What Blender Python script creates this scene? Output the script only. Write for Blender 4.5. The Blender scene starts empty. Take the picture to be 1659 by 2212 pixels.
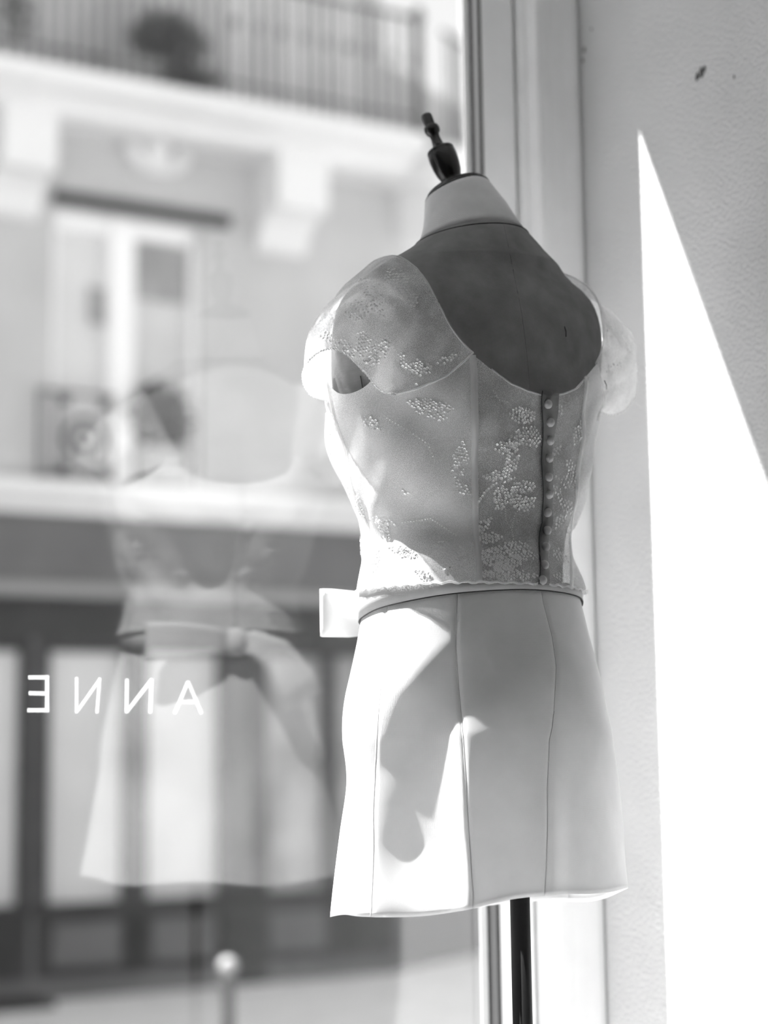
import bpy, math, random
import numpy as np
from mathutils import Vector, Matrix, Euler
from mathutils.bvhtree import BVHTree

random.seed(7)
PI = math.pi
scene = bpy.context.scene
col = scene.collection

# ------------------------------------------------------------------ camera
W_PX, H_PX, F_PX = 1659.0, 2212.0, 3900.0
CAM = Vector((0.0, 0.0, 1.75))
TILT, ROLL = math.atan(534.0 / 3900.0), math.radians(-0.75)
RCAM = (Matrix.Rotation(PI / 2 + TILT, 3, 'X') @ Matrix.Rotation(ROLL, 3, 'Z'))
cam_d = bpy.data.cameras.new('camera')
cam = bpy.data.objects.new('camera', cam_d)
col.objects.link(cam)
cam.matrix_world = Matrix.Translation(CAM) @ RCAM.to_4x4()
cam_d.sensor_fit = 'VERTICAL'
cam_d.sensor_height = 36.0
cam_d.lens = F_PX / H_PX * 36.0
cam_d.clip_start = 0.05
cam_d.clip_end = 300
cam_d.dof.use_dof = True
cam_d.dof.focus_distance = 1.90
cam_d.dof.aperture_fstop = 2.5
scene.camera = cam

# ------------------------------------------------------------------ sky, sun, exposure
world = bpy.data.worlds.new('sky')
scene.world = world
world.use_nodes = True
bg = world.node_tree.nodes['Background']
bg.inputs[0].default_value = (1.0, 1.0, 1.0, 1)
bg.inputs[1].default_value = 0.76

SHOP_ANGLE = math.radians(30.0)            # the street runs 30 degrees off the picture plane
U = Vector((math.cos(SHOP_ANGLE), math.sin(SHOP_ANGLE), 0))
N = Vector((-math.sin(SHOP_ANGLE), math.cos(SHOP_ANGLE), 0))
SUN_U, SUN_N, SUN_TAN = 0.742, 0.670, 1.56   # travel along the glass, into the shop, drop
sun_d = bpy.data.lights.new('sun', 'SUN')
sun_d.energy = 25.0
sun_d.angle = math.radians(0.7)
sun = bpy.data.objects.new('sun', sun_d)
col.objects.link(sun)
sdir = (U * SUN_U - N * SUN_N + Vector((0, 0, -SUN_TAN))).normalized()
sun.rotation_euler = sdir.to_track_quat('-Z', 'Y').to_euler()
sun.location = (-6, 8, 14)

vs = scene.view_settings
vs.view_transform = 'Standard'
vs.look = 'None'
vs.exposure = 0.5
vs.gamma = 1.0
vs.use_curve_mapping = False
scene.cycles.max_bounces = 10
scene.cycles.transparent_max_bounces = 24
scene.cycles.diffuse_bounces = 6
scene.cycles.use_denoising = True
scene.cycles.sample_clamp_indirect = 6.0

# ------------------------------------------------------------------ helpers
def ray(px, py):
    return RCAM @ Vector(((px - W_PX / 2) / F_PX, -(py - H_PX / 2) / F_PX, -1.0))

def hit(px, py, p0, n):
    d = ray(px, py)
    t = (Vector(p0) - CAM).dot(n) / d.dot(n)
    return CAM + d * t

def tag(o, label=None, cat=None, group=None, kind=None):
    if label: o['label'] = label
    if cat: o['category'] = cat
    if group: o['group'] = group
    if kind: o['kind'] = kind
    return o

def empty(name, loc=(0, 0, 0), rz=0.0):
    o = bpy.data.objects.new(name, None)
    o.empty_display_size = 0.1
    col.objects.link(o)
    o.location = loc
    o.rotation_euler = (0, 0, rz)
    return o

class MB:
    def __init__(self):
        self.v, self.f = [], []
    def add(self, vs_, fs_):
        n = len(self.v)
        self.v += [tuple(p) for p in vs_]
        self.f += [tuple(i + n for i in f) for f in fs_]
        return self
    def box(self, x0, x1, y0, y1, z0, z1, bev=0.0):
        if bev <= 0:
            v = [(x, y, z) for z in (z0, z1) for y in (y0, y1) for x in (x0, x1)]
            return self.add(v, [(0, 2, 3, 1), (4, 5, 7, 6), (0, 1, 5, 4), (2, 6, 7, 3), (0, 4, 6, 2), (1, 3, 7, 5)])
        b = min(bev, (x1 - x0) / 2.1, (y1 - y0) / 2.1, (z1 - z0) / 2.1)
        rings = []
        for z, i in ((z0, b), (z0 + b, 0), (z1 - b, 0), (z1, b)):
            X0, X1, Y0, Y1 = x0 + i, x1 - i, y0 + i, y1 - i
            c = b * 0.6
            rings.append([(X0 + c, Y0, z), (X1 - c, Y0, z), (X1, Y0 + c, z), (X1, Y1 - c, z),
                          (X1 - c, Y1, z), (X0 + c, Y1, z), (X0, Y1 - c, z), (X0, Y0 + c, z)])
        return self.loft(rings, True, True)
    def loft(self, rings, closed=True, caps=False):
        n = len(rings[0])
        v = [p for r in rings for p in r]
        f = []
        for i in range(len(rings) - 1):
            for j in range(n if closed else n - 1):
                k = (j + 1) % n
                f.append((i * n + j, i * n + k, (i + 1) * n + k, (i + 1) * n + j))
        if caps:
            f.append(tuple(reversed(range(n))))
            f.append(tuple(range((len(rings) - 1) * n, len(rings) * n)))
        return self.add(v, f)
    def lathe(self, prof, seg=24, M=None):
        rings = []
        for r, z in prof:
            ring = [Vector((max(r, 1e-5) * math.cos(2 * PI * i / seg), max(r, 1e-5) * math.sin(2 * PI * i / seg), z)) for i in range(seg)]
            if M is not None: ring = [M @ p for p in ring]
            rings.append(ring)
        return self.loft(rings, True, True)
    def tube(self, pts, r, seg=8, closed=False):
        pts = [Vector(p) for p in pts]
        rings = []
        n = len(pts)
        for i, p in enumerate(pts):
            a = pts[i - 1] if (i > 0 or closed) else p
            b = pts[(i + 1) % n] if (i < n - 1 or closed) else p
            t = (b - a).normalized()
            ref = Vector((0, 0, 1)) if abs(t.z) < 0.9 else Vector((0, 1, 0))
            s = t.cross(ref).normalized(); q = t.cross(s)
            rr = r[i] if isinstance(r, (list, tuple)) else r
            rings.append([p + (s * math.cos(2 * PI * k / seg) + q * math.sin(2 * PI * k / seg)) * rr for k in range(seg)])
        if closed:
            rings.append(rings[0])
        return self.loft(rings, True, not closed)
    def extrude_z(self, prof, z0, z1):
        return self.loft([[(x, y, z0) for x, y in prof], [(x, y, z1) for x, y in prof]], True, True)
    def extrude_x(self, prof, x0, x1):
        return self.loft([[(x0, y, z) for y, z in prof], [(x1, y, z) for y, z in prof]], True, True)
    def build(self, name, mat, parent=None, smooth=False, loc=None, rz=None, solid=0.0, fix=True):
        me = bpy.data.meshes.new(name)
        me.from_pydata(self.v, [], self.f)
        me.validate()
        if fix:
            import bmesh
            bm = bmesh.new(); bm.from_mesh(me)
            bmesh.ops.remove_doubles(bm, verts=bm.verts, dist=1e-6)
            bmesh.ops.recalc_face_normals(bm, faces=bm.faces)
            bm.to_mesh(me); bm.free()
        if smooth:
            me.polygons.foreach_set('use_smooth', [True] * len(me.polygons))
        me.materials.append(mat)
        o = bpy.data.objects.new(name, me)
        col.objects.link(o)
        if parent: o.parent = parent
        if loc is not None: o.location = loc
        if rz is not None: o.rotation_euler = (0, 0, rz)
        if solid:
            m = o.modifiers.new('thickness', 'SOLIDIFY'); m.thickness = solid; m.offset = 0
        return o

def copy_of(o, parent, loc=None, rz=None):
    c = o.copy(); col.objects.link(c); c.parent = parent
    if loc is not None: c.location = loc
    if rz is not None: c.rotation_euler = (0, 0, rz)
    return c

# ------------------------------------------------------------------ materials (black and white film: neutral greys)
def mat_base(name):
    m = bpy.data.materials.new(name); m.use_nodes = True
    nt = m.node_tree
    return m, nt, nt.nodes['Principled BSDF'], nt.nodes['Material Output']

def grey(name, v, rough=0.7, spec=0.3, noise=0.0, nscale=8.0, bump=0.0, bscale=60.0, metal=0.0, detail=6):
    m, nt, p, out = mat_base(name)
    p.inputs['Base Color'].default_value = (v, v, v, 1)
    p.inputs['Roughness'].default_value = rough
    p.inputs['Specular IOR Level'].default_value = spec
    p.inputs['Metallic'].default_value = metal
    tc = nt.nodes.new('ShaderNodeTexCoord')
    if noise:
        n = nt.nodes.new('ShaderNodeTexNoise'); n.inputs['Scale'].default_value = nscale; n.inputs['Detail'].default_value = detail
        r = nt.nodes.new('ShaderNodeMapRange')
        r.inputs[1].default_value = 0.25; r.inputs[2].default_value = 0.75
        r.inputs[3].default_value = max(0, v - noise); r.inputs[4].default_value = min(0.95, v + noise)
        c = nt.nodes.new('ShaderNodeCombineColor')
        nt.links.new(tc.outputs['Object'], n.inputs['Vector'])
        nt.links.new(n.outputs[0], r.inputs[0])
        for i in range(3): nt.links.new(r.outputs[0], c.inputs[i])
        nt.links.new(c.outputs[0], p.inputs['Base Color'])
    if bump:
        n = nt.nodes.new('ShaderNodeTexNoise'); n.inputs['Scale'].default_value = bscale; n.inputs['Detail'].default_value = 8
        b = nt.nodes.new('ShaderNodeBump'); b.inputs['Strength'].default_value = bump; b.inputs['Distance'].default_value = 0.004
        nt.links.new(tc.outputs['Object'], n.inputs['Vector'])
        nt.links.new(n.outputs[0], b.inputs['Height'])
        nt.links.new(b.outputs[0], p.inputs['Normal'])
    return m

def weave(name, v, trans=0.0, wscale=900.0, bump=0.25, rough=0.85, noise=0.04):
    """woven cloth: crossed fine bands as relief, optional light passing through"""
    m, nt, p, out = mat_base(name)
    p.inputs['Roughness'].default_value = rough
    p.inputs['Specular IOR Level'].default_value = 0.15
    tc = nt.nodes.new('ShaderNodeTexCoord')
    n = nt.nodes.new('ShaderNodeTexNoise'); n.inputs['Scale'].default_value = 40; n.inputs['Detail'].default_value = 8
    r = nt.nodes.new('ShaderNodeMapRange')
    r.inputs[1].default_value = 0.3; r.inputs[2].default_value = 0.7
    r.inputs[3].default_value = v - noise; r.inputs[4].default_value = min(0.93, v + noise)
    c = nt.nodes.new('ShaderNodeCombineColor')
    nt.links.new(tc.outputs['Object'], n.inputs['Vector'])
    nt.links.new(n.outputs[0], r.inputs[0])
    for i in range(3): nt.links.new(r.outputs[0], c.inputs[i])
    nt.links.new(c.outputs[0], p.inputs['Base Color'])
    ws = []
    for d in ('Z', 'X'):
        w = nt.nodes.new('ShaderNodeTexWave'); w.bands_direction = d; w.inputs['Scale'].default_value = wscale / 4.0
        w.inputs['Distortion'].default_value = 1.5; w.inputs['Detail'].default_value = 1
        nt.links.new(tc.outputs['Object'], w.inputs['Vector']); ws.append(w)
    a = nt.nodes.new('ShaderNodeMath'); a.operation = 'ADD'
    nt.links.new(ws[0].outputs['Fac'], a.inputs[0]); nt.links.new(ws[1].outputs['Fac'], a.inputs[1])
    b = nt.nodes.new('ShaderNodeBump'); b.inputs['Strength'].default_value = bump; b.inputs['Distance'].default_value = 0.0008
    nt.links.new(a.outputs[0], b.inputs['Height']); nt.links.new(b.outputs[0], p.inputs['Normal'])
    if trans > 0:
        t = nt.nodes.new('ShaderNodeBsdfTranslucent'); nt.links.new(c.outputs[0], t.inputs[0])
        mx = nt.nodes.new('ShaderNodeMixShader'); mx.inputs[0].default_value = trans
        nt.links.new(p.outputs[0], mx.inputs[1]); nt.links.new(t.outputs[0], mx.inputs[2])
        nt.links.new(mx.outputs[0], out.inputs[0])
    return m

def lace_mat(name, base=0.42, thick=0.85, scale=26.0, trans=0.45, albedo=0.82):
    """sheer net with denser embroidered clouds; open mesh lets the dress form show through"""
    m, nt, p, out = mat_base(name)
    nt.nodes.remove(p)
    tc = nt.nodes.new('ShaderNodeTexCoord')
    n = nt.nodes.new('ShaderNodeTexNoise'); n.inputs['Scale'].default_value = scale; n.inputs['Detail'].default_value = 5; n.inputs['Distortion'].default_value = 0.8
    nt.links.new(tc.outputs['Object'], n.inputs['Vector'])
    r = nt.nodes.new('ShaderNodeMapRange'); r.inputs[1].default_value = 0.42; r.inputs[2].default_value = 0.64
    r.inputs[3].default_value = base; r.inputs[4].default_value = thick
    nt.links.new(n.outputs[0], r.inputs[0])
    v = nt.nodes.new('ShaderNodeTexVoronoi'); v.feature = 'DISTANCE_TO_EDGE'; v.inputs['Scale'].default_value = 700
    nt.links.new(tc.outputs['Object'], v.inputs['Vector'])
    r2 = nt.nodes.new('ShaderNodeMapRange'); r2.inputs[1].default_value = 0.05; r2.inputs[2].default_value = 0.2
    r2.inputs[3].default_value = 0.22; r2.inputs[4].default_value = -0.12
    nt.links.new(v.outputs['Distance'], r2.inputs[0])
    a = nt.nodes.new('ShaderNodeMath'); a.operation = 'ADD'; a.use_clamp = True
    nt.links.new(r.outputs[0], a.inputs[0]); nt.links.new(r2.outputs[0], a.inputs[1])
    d = nt.nodes.new('ShaderNodeBsdfDiffuse'); d.inputs[0].default_value = (albedo, albedo, albedo, 1)
    t = nt.nodes.new('ShaderNodeBsdfTranslucent'); t.inputs[0].default_value = (albedo, albedo, albedo, 1)
    mx = nt.nodes.new('ShaderNodeMixShader'); mx.inputs[0].default_value = trans
    nt.links.new(d.outputs[0], mx.inputs[1]); nt.links.new(t.outputs[0], mx.inputs[2])
    tr = nt.nodes.new('ShaderNodeBsdfTransparent')
    m2 = nt.nodes.new('ShaderNodeMixShader')
    nt.links.new(a.outputs[0], m2.inputs[0]); nt.links.new(tr.outputs[0], m2.inputs[1]); nt.links.new(mx.outputs[0], m2.inputs[2])
    nt.links.new(m2.outputs[0], out.inputs[0])
    return m

def glass_mat(name, r0=0.068, tint=0.98):
    """thin window glass: clear with angle dependent mirror reflection"""
    m, nt, p, out = mat_base(name)
    nt.nodes.remove(p)
    lw = nt.nodes.new('ShaderNodeLayerWeight'); lw.inputs['Blend'].default_value = 0.5
    pw = nt.nodes.new('ShaderNodeMath'); pw.operation = 'POWER'; pw.inputs[1].default_value = 5.0
    ml = nt.nodes.new('ShaderNodeMath'); ml.operation = 'MULTIPLY_ADD'; ml.inputs[1].default_value = 1 - r0; ml.inputs[2].default_value = r0
    nt.links.new(lw.outputs['Facing'], pw.inputs[0]); nt.links.new(pw.outputs[0], ml.inputs[0])
    tr = nt.nodes.new('ShaderNodeBsdfTransparent'); tr.inputs[0].default_value = (tint, tint, tint, 1)
    gl = nt.nodes.new('ShaderNodeBsdfGlossy'); gl.inputs['Roughness'].default_value = 0.0
    mx = nt.nodes.new('ShaderNodeMixShader')
    nt.links.new(ml.outputs[0], mx.inputs[0]); nt.links.new(tr.outputs[0], mx.inputs[1]); nt.links.new(gl.outputs[0], mx.inputs[2])
    nt.links.new(mx.outputs[0], out.inputs[0])
    return m

def film_mat(name, v=0.9, trans=0.5, clear=0.25):
    m, nt, p, out = mat_base(name)
    nt.nodes.remove(p)
    d = nt.nodes.new('ShaderNodeBsdfDiffuse'); d.inputs[0].default_value = (v, v, v, 1)
    t = nt.nodes.new('ShaderNodeBsdfTranslucent'); t.inputs[0].default_value = (v, v, v, 1)
    mx = nt.nodes.new('ShaderNodeMixShader'); mx.inputs[0].default_value = trans
    nt.links.new(d.outputs[0], mx.inputs[1]); nt.links.new(t.outputs[0], mx.inputs[2])
    tr = nt.nodes.new('ShaderNodeBsdfTransparent')
    m2 = nt.nodes.new('ShaderNodeMixShader'); m2.inputs[0].default_value = 1 - clear
    nt.links.new(tr.outputs[0], m2.inputs[1]); nt.links.new(mx.outputs[0], m2.inputs[2])
    nt.links.new(m2.outputs[0], out.inputs[0])
    return m

M = {}
M['plaster'] = grey('rough_plaster', 0.66, 0.9, 0.1, noise=0.05, nscale=5, bump=0.7, bscale=190)
M['chip'] = grey('bare_render', 0.10, 0.95, 0.05, noise=0.05, nscale=80)
M['paint'] = grey('painted_wood', 0.90, 0.55, 0.35, noise=0.03, nscale=14, bump=0.08, bscale=40)
M['gap'] = grey('dark_joint', 0.06, 0.9, 0.1)
M['room'] = grey('shop_wall_paint', 0.07, 0.9, 0.1)
M['ceiling'] = grey('white_ceiling_paint', 0.85, 0.9, 0.1)
M['floor'] = grey('shop_floor_wood', 0.14, 0.6, 0.3, noise=0.06, nscale=6)
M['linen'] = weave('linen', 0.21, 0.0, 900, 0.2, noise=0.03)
M['neck_linen_lit'] = weave('pale_lit_neck_linen', 0.66, 0.0, 900, 0.2, noise=0.04)  # paler cloth than the torso's, with light on the neck put into its colour
M['thread'] = grey('dark_thread', 0.05, 0.9, 0.1)
M['seamlight'] = grey('pale_seam', 0.62, 0.9, 0.1)
M['black_wood'] = grey('black_lacquer', 0.012, 0.22, 0.5)
M['black_metal'] = grey('black_metal', 0.006, 0.55, 0.2)
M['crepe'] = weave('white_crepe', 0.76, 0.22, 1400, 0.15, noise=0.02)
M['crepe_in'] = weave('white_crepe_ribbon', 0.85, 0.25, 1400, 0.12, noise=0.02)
M['crepe_belt_shade'] = weave('shaded_white_crepe_belt', 0.42, 0.0, 1400, 0.12, noise=0.02)  # same white crepe, darkened here for the shade under the bodice hem
M['lace_front'] = lace_mat('lined_lace', 0.86, 1.0, 20.0, 0.35, 0.85)
M['lace'] = lace_mat('sheer_lace', 0.50, 0.66, 26.0, 0.5, 0.90)
M['lace_side'] = lace_mat('dense_lit_side_lace', 0.82, 0.96, 22.0, 0.45, 0.95)  # denser net, whitened as well for sun shining through it
M['lace_sleeve'] = lace_mat('sheer_lace_sleeve', 0.58, 0.88, 28.0, 0.5, 0.90)
M['bind'] = film_mat('net_binding', 0.82, 0.45, 0.55)
M['button'] = grey('covered_button', 0.36, 0.5, 0.3, bump=0.1, bscale=900)
M['sequin'] = grey('clear_sequin', 0.86, 0.35, 0.8)
M['glass'] = glass_mat('window_glass')
M['letter'] = film_mat('white_vinyl', 0.85, 0.5, 0.5)
M['stone'] = grey('pale_limestone', 0.50, 0.9, 0.1, noise=0.05, nscale=1.5, bump=0.2, bscale=12)
M['stone_trim'] = grey('white_limestone', 0.76, 0.9, 0.1, noise=0.03, nscale=2)
M['iron'] = grey('painted_iron', 0.06, 0.6, 0.3)
M['shop_dark'] = grey('shopfront_paint_dark', 0.034, 0.6, 0.3, noise=0.015, nscale=3)
M['shop_mid'] = grey('shopfront_paint_mid', 0.12, 0.6, 0.3, noise=0.02, nscale=3)
M['shop_light'] = grey('shopfront_paint_light', 0.28, 0.6, 0.3)
M['blind'] = grey('pale_window_blind', 0.66, 0.8, 0.2, noise=0.04, nscale=2)
M['pane_dark'] = grey('dim_window_pane', 0.32, 0.25, 0.5, noise=0.12, nscale=2.5)
M['pane_grey'] = grey('curtained_window_pane', 0.56, 0.3, 0.5, noise=0.08, nscale=2.0)
M['white_paint'] = grey('white_window_paint', 0.88, 0.5, 0.3)
M['leaf'] = grey('dark_leaves', 0.10, 0.7, 0.3, noise=0.05, nscale=10)
M['pot'] = grey('grey_planter', 0.38, 0.8, 0.2)
M['pavement'] = grey('pale_pavement', 0.68, 0.9, 0.1, noise=0.06, nscale=3)
M['near_stone'] = grey('grey_pavement', 0.30, 0.9, 0.1, noise=0.05, nscale=3)
M['asphalt'] = grey('asphalt', 0.22, 0.95, 0.1, noise=0.05, nscale=30)
M['ball'] = grey('weathered_white_paint', 0.24, 0.6, 0.3, noise=0.08, nscale=30)
M['pin'] = grey('steel_pin', 0.05, 0.4, 0.5)

# ------------------------------------------------------------------ the shop: window wall and side wall
Z0 = 0.30                                   # shop floor, a step above the street
MAN = hit(1018, 1265, (0, 2.0, 0), Vector((0, 1, 0)))     # waist of the dress form
MAN_XY = Vector((MAN.x, MAN.y, 0))
WAIST_Z = MAN.z
GLASS_GAP = 0.346
SHOP = Vector((MAN.x, MAN.y, 0)) + N * GLASS_GAP           # origin of the shop frame, on the glass

def shop_st(px, py, n=0.0):
    p = hit(px, py, SHOP + N * n, N) - SHOP
    return p.dot(U), p.z
s_bead = shop_st(1026, 1640)[0]
s_glass = shop_st(1043, 1640)[0]
s_gap = shop_st(1150, 1640, -0.03)[0]
s_ridge = shop_st(1198, 1640, -0.055)[0]
s_corner = shop_st(1297, 1640, -0.045)[0]
Z_HEAD, Z_SILL, Z_CEIL = 3.105, 0.62, 3.55
S_LEFT, ROOM_S, ROOM_N = -1.9, -3.4, -5.2
EXT = 0.05                                  # how far the outer pilaster stands out from the glass

def shop(mb, name, mat, parent=None, smooth=False, kind='structure'):
    o = mb.build(name, mat, parent, smooth)
    if parent is None:
        o.location = SHOP; o.rotation_euler = (0, 0, SHOP_ANGLE)
        if kind: o['kind'] = kind
    return o

wall_r = shop(MB().box(s_corner, s_corner + 0.25, ROOM_N - 0.2, EXT, 0, Z_CEIL), 'wall_right', M['plaster'])
shop(MB().box(ROOM_S - 0.2, ROOM_S, ROOM_N - 0.2, EXT, 0, Z_CEIL), 'wall_left', M['room'])
shop(MB().box(ROOM_S, s_corner, ROOM_N - 0.2, ROOM_N, 0, Z_CEIL), 'wall_back', M['room'])
shop(MB().box(ROOM_S, s_corner, ROOM_N, -0.001, Z0 - 0.1, Z0), 'floor', M['floor'])
shop(MB().box(ROOM_S - 0.2, s_corner + 0.25, ROOM_N - 0.2, EXT, Z_CEIL, Z_CEIL + 0.2), 'ceiling', M['ceiling'])
wf = MB()
wf.box(ROOM_S, s_corner, 0.004, EXT, Z_HEAD, Z_CEIL)
wf.box(ROOM_S, s_corner, 0.004, EXT, 0, Z_SILL)
wf.box(ROOM_S, S_LEFT, 0.004, EXT, Z_SILL, Z_HEAD)
wf.box(s_glass + 0.045, s_corner, 0.013, EXT, Z_SILL, Z_HEAD)
shop(wf, 'wall_front', M['paint'])
plinth = shop(MB().box(-2.4, s_corner - 0.002, -0.95, -0.07, Z0, Z_SILL, 0.006), 'display_platform', M['paint'], kind=None)
tag(plinth, 'pale painted display platform under the shop window', 'platform')

# plaster wall: knocked-out chips
def chip(px, py, r, seed):
    rnd = random.Random(seed)
    d = ray(px, py)
    t = ((SHOP + U * s_corner) - CAM).dot(U) / d.dot(U)
    p = CAM + d * t - SHOP
    y, z = p.dot(N), p.z
    k = 14
    ring = [(r * (0.55 + 0.6 * rnd.random()) * math.cos(2 * PI * i / k) * 0.8, r * (0.6 + 0.8 * rnd.random()) * math.sin(2 * PI * i / k)) for i in range(k)]
    mb = MB().loft([[(s_corner - 0.0008, y + a * 0.9, z + b) for a, b in ring], [(s_corner + 0.003, y + a, z + b) for a, b in ring]], True, True)
    mb.build('plaster_chip', M['chip'], wall_r)
chip(1516, 157, 0.0072, 1); chip(1507, 166, 0.0055, 2); chip(1522, 150, 0.0040, 5); chip(1586, 166, 0.002, 9)
chip(1262, 108, 0.004, 3); chip(1259, 130, 0.003, 4); chip(1278, 63, 0.002, 6)

# window: pane, beads, stile, casing
win = empty('window_1', SHOP, SHOP_ANGLE); win['kind'] = 'structure'
MB().box(S_LEFT, s_glass + 0.012, -0.003, 0.003, Z_SILL, Z_HEAD).build('glass_pane', M['glass'], win)
MB().extrude_z([(s_bead, -0.0032), (s_bead + 0.0005, -0.0042), (s_glass - 0.003, -0.0070), (s_glass - 0.002, -0.0032)], Z_SILL, Z_HEAD).build('glazing_bead', M['paint'], win)
MB().box(s_glass - 0.0018, s_glass + 0.0034, -0.0275, -0.0032, Z_SILL, Z_HEAD).build('putty_shadow_line', M['gap'], win)  # dark strip for the bead's shadow line; depth keeps sun off the stile
st = MB().box(s_glass + 0.0035, s_gap - 0.003, -0.030, 0.012, Z_SILL, Z_HEAD, 0.003)
st.build('stile', M['paint'], win)
MB().box(s_gap - 0.003, s_gap + 0.002, -0.020, 0.012, Z_SILL, Z_HEAD).build('stile_joint', M['gap'], win)
prof = [(s_gap + 0.002, 0.011), (s_gap + 0.002, -0.030)]
for i in range(9):                                    # rounded bead
    a = PI - PI * i / 8
    cx = s_gap + 0.002 + 0.010; prof.append((cx + 0.010 * math.cos(a), -0.032 - 0.010 * math.sin(a)))
prof += [(s_ridge - 0.010, -0.034), (s_ridge - 0.006, -0.046), (s_ridge - 0.002, -0.056), (s_ridge + 0.003, -0.057), (s_ridge + 0.006, -0.050),
         (s_ridge + 0.014, -0.044), (s_ridge + 0.035, -0.041), (s_corner - 0.028, -0.043), (s_corner - 0.012, -0.047), (s_corner - 0.0035, -0.046), (s_corner - 0.0035, 0.011)]
MB().extrude_z(prof, Z_SILL, Z_HEAD).build('casing', M['paint'], win)
MB().box(s_corner - 0.0035, s_corner - 0.0002, -0.040, 0.010, Z_SILL, Z_HEAD).build('corner_joint', M['gap'], win)
MB().box(S_LEFT, s_corner - 0.004, -0.045, 0.012, Z_HEAD - 0.07, Z_HEAD + 0.02, 0.004).build('head_rail', M['paint'], win)
MB().box(S_LEFT, s_corner - 0.004, -0.045, 0.012, Z_SILL - 0.02, Z_SILL + 0.09, 0.004).build('bottom_rail', M['paint'], win)
MB().box(S_LEFT - 0.05, S_LEFT + 0.05, -0.045, 0.012, Z_SILL, Z_HEAD, 0.004).build('stile', M['paint'], win)
# peeling paint flake on the casing
a = shop_st(1126, 196, -0.034)
MB().loft([[(a[0] - 0.004, -0.036, a[1] + 0.004), (a[0] + 0.006, -0.040, a[1] + 0.006), (a[0] + 0.004, -0.044, a[1] - 0.001), (a[0] - 0.003, -0.040, a[1] - 0.006)],
           [(a[0] - 0.004, -0.035, a[1] + 0.003), (a[0] + 0.006, -0.036, a[1] + 0.005), (a[0] + 0.004, -0.038, a[1] - 0.002), (a[0] - 0.003, -0.035, a[1] - 0.006)]], True, True).build('paint_flake', M['white_paint'], win)

# vinyl lettering on the pane, read from the street: ANNE
lett = empty('window_lettering', SHOP, SHOP_ANGLE)
tag(lett, 'white sans serif vinyl letters stuck on the shop window', 'lettering')
def strokes(segs, name, w=7.0):
    mb = MB()
    for (x0, y0, x1, y1) in segs:
        a = Vector(shop_st(x0, y0)); b = Vector(shop_st(x1, y1))
        d = (b - a); l = d.length; d.normalize(); q = Vector((-d.y, d.x)) * (w * 2.15 / F_PX / 2)
        c = [a - q, b - q, b + q, a + q]
        mb.loft([[(p.x, 0.0032, p.y) for p in c], [(p.x, 0.0042, p.y) for p in c]], True, True)
    return mb.build(name, M['letter'], lett)
strokes([(104, 1459, 104, 1538), (108, 1463, 64, 1463), (104, 1498, 65, 1497), (108, 1534, 62, 1534)], 'letter_e', 7.5)
strokes([(168, 1463, 168, 1540), (168, 1538, 219, 1466), (218, 1464, 212, 1540)], 'letter_n', 5.0)
strokes([(277, 1467, 276, 1540), (276, 1538, 330, 1468), (330, 1466, 327, 1540)], 'letter_n', 6.0)
strokes([(409, 1472, 380, 1541), (409, 1472, 438, 1541), (393, 1516, 426, 1516)], 'letter_a', 5.5)

# ------------------------------------------------------------------ dress form
YAW = math.radians(38.0)
SEC = np.array([  # z, half width, depth front, depth back, lean forward, superellipse
    (-0.215, 0.050, 0.05, 0.05, 0.0, 2.0),
    (-0.21, 0.095, 0.07, 0.085, 0.0, 2.0),
    (-0.17, 0.122, 0.085, 0.105, 0.0, 2.0),
    (-0.12, 0.130, 0.090, 0.112, 0.0, 2.0),
    (-0.06, 0.122, 0.088, 0.094, 0.0, 2.0),
    (0.00, 0.111, 0.087, 0.091, 0.0, 2.0),
    (0.05, 0.116, 0.097, 0.092, 0.0, 2.0),
    (0.10, 0.134, 0.115, 0.104, 0.0, 2.0),
    (0.16, 0.150, 0.130, 0.114, 0.0, 2.1),
    (0.21, 0.160, 0.122, 0.120, 0.0, 2.2),
    (0.26, 0.168, 0.105, 0.120, 0.0, 2.3),
    (0.30, 0.170, 0.085, 0.110, 0.0, 2.3),
    (0.325, 0.160, 0.072, 0.098, 0.0, 2.3),
    (0.345, 0.136, 0.064, 0.086, 0.0, 2.2),
    (0.362, 0.114, 0.060, 0.086, 0.0, 2.1),
    (0.380, 0.086, 0.054, 0.074, 0.000, 2.0),
    (0.397, 0.065, 0.049, 0.062, 0.004, 2.0),
    (0.420, 0.052, 0.044, 0.051, 0.010, 2.0),
    (0.456, 0.0385, 0.038, 0.038, 0.022, 2.0)])
def sec_at(z):
    zz = SEC[:, 0]
    i = int(np.clip(np.searchsorted(zz, z) - 1, 0, len(zz) - 2))
    h = zz[i + 1] - zz[i]; t = float(np.clip((z - zz[i]) / h, 0, 1))
    def slope(k):
        if k <= 1 or k >= len(zz) - 1:
            a_, b_ = max(k - 1, 0), min(k + 1, len(zz) - 1)
            if k <= 1: a_, b_ = 1, 2
        else:
            a_, b_ = k - 1, k + 1
        return (SEC[b_, 1:] - SEC[a_, 1:]) / (zz[b_] - zz[a_])
    if i == 0:
        return SEC[0, 1:] * (1 - t) + SEC[1, 1:] * t
    m0, m1 = slope(i) * h, slope(i + 1) * h
    t2, t3 = t * t, t * t * t
    return (2 * t3 - 3 * t2 + 1) * SEC[i, 1:] + (t3 - 2 * t2 + t) * m0 + (-2 * t3 + 3 * t2) * SEC[i + 1, 1:] + (t3 - t2) * m1

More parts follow.
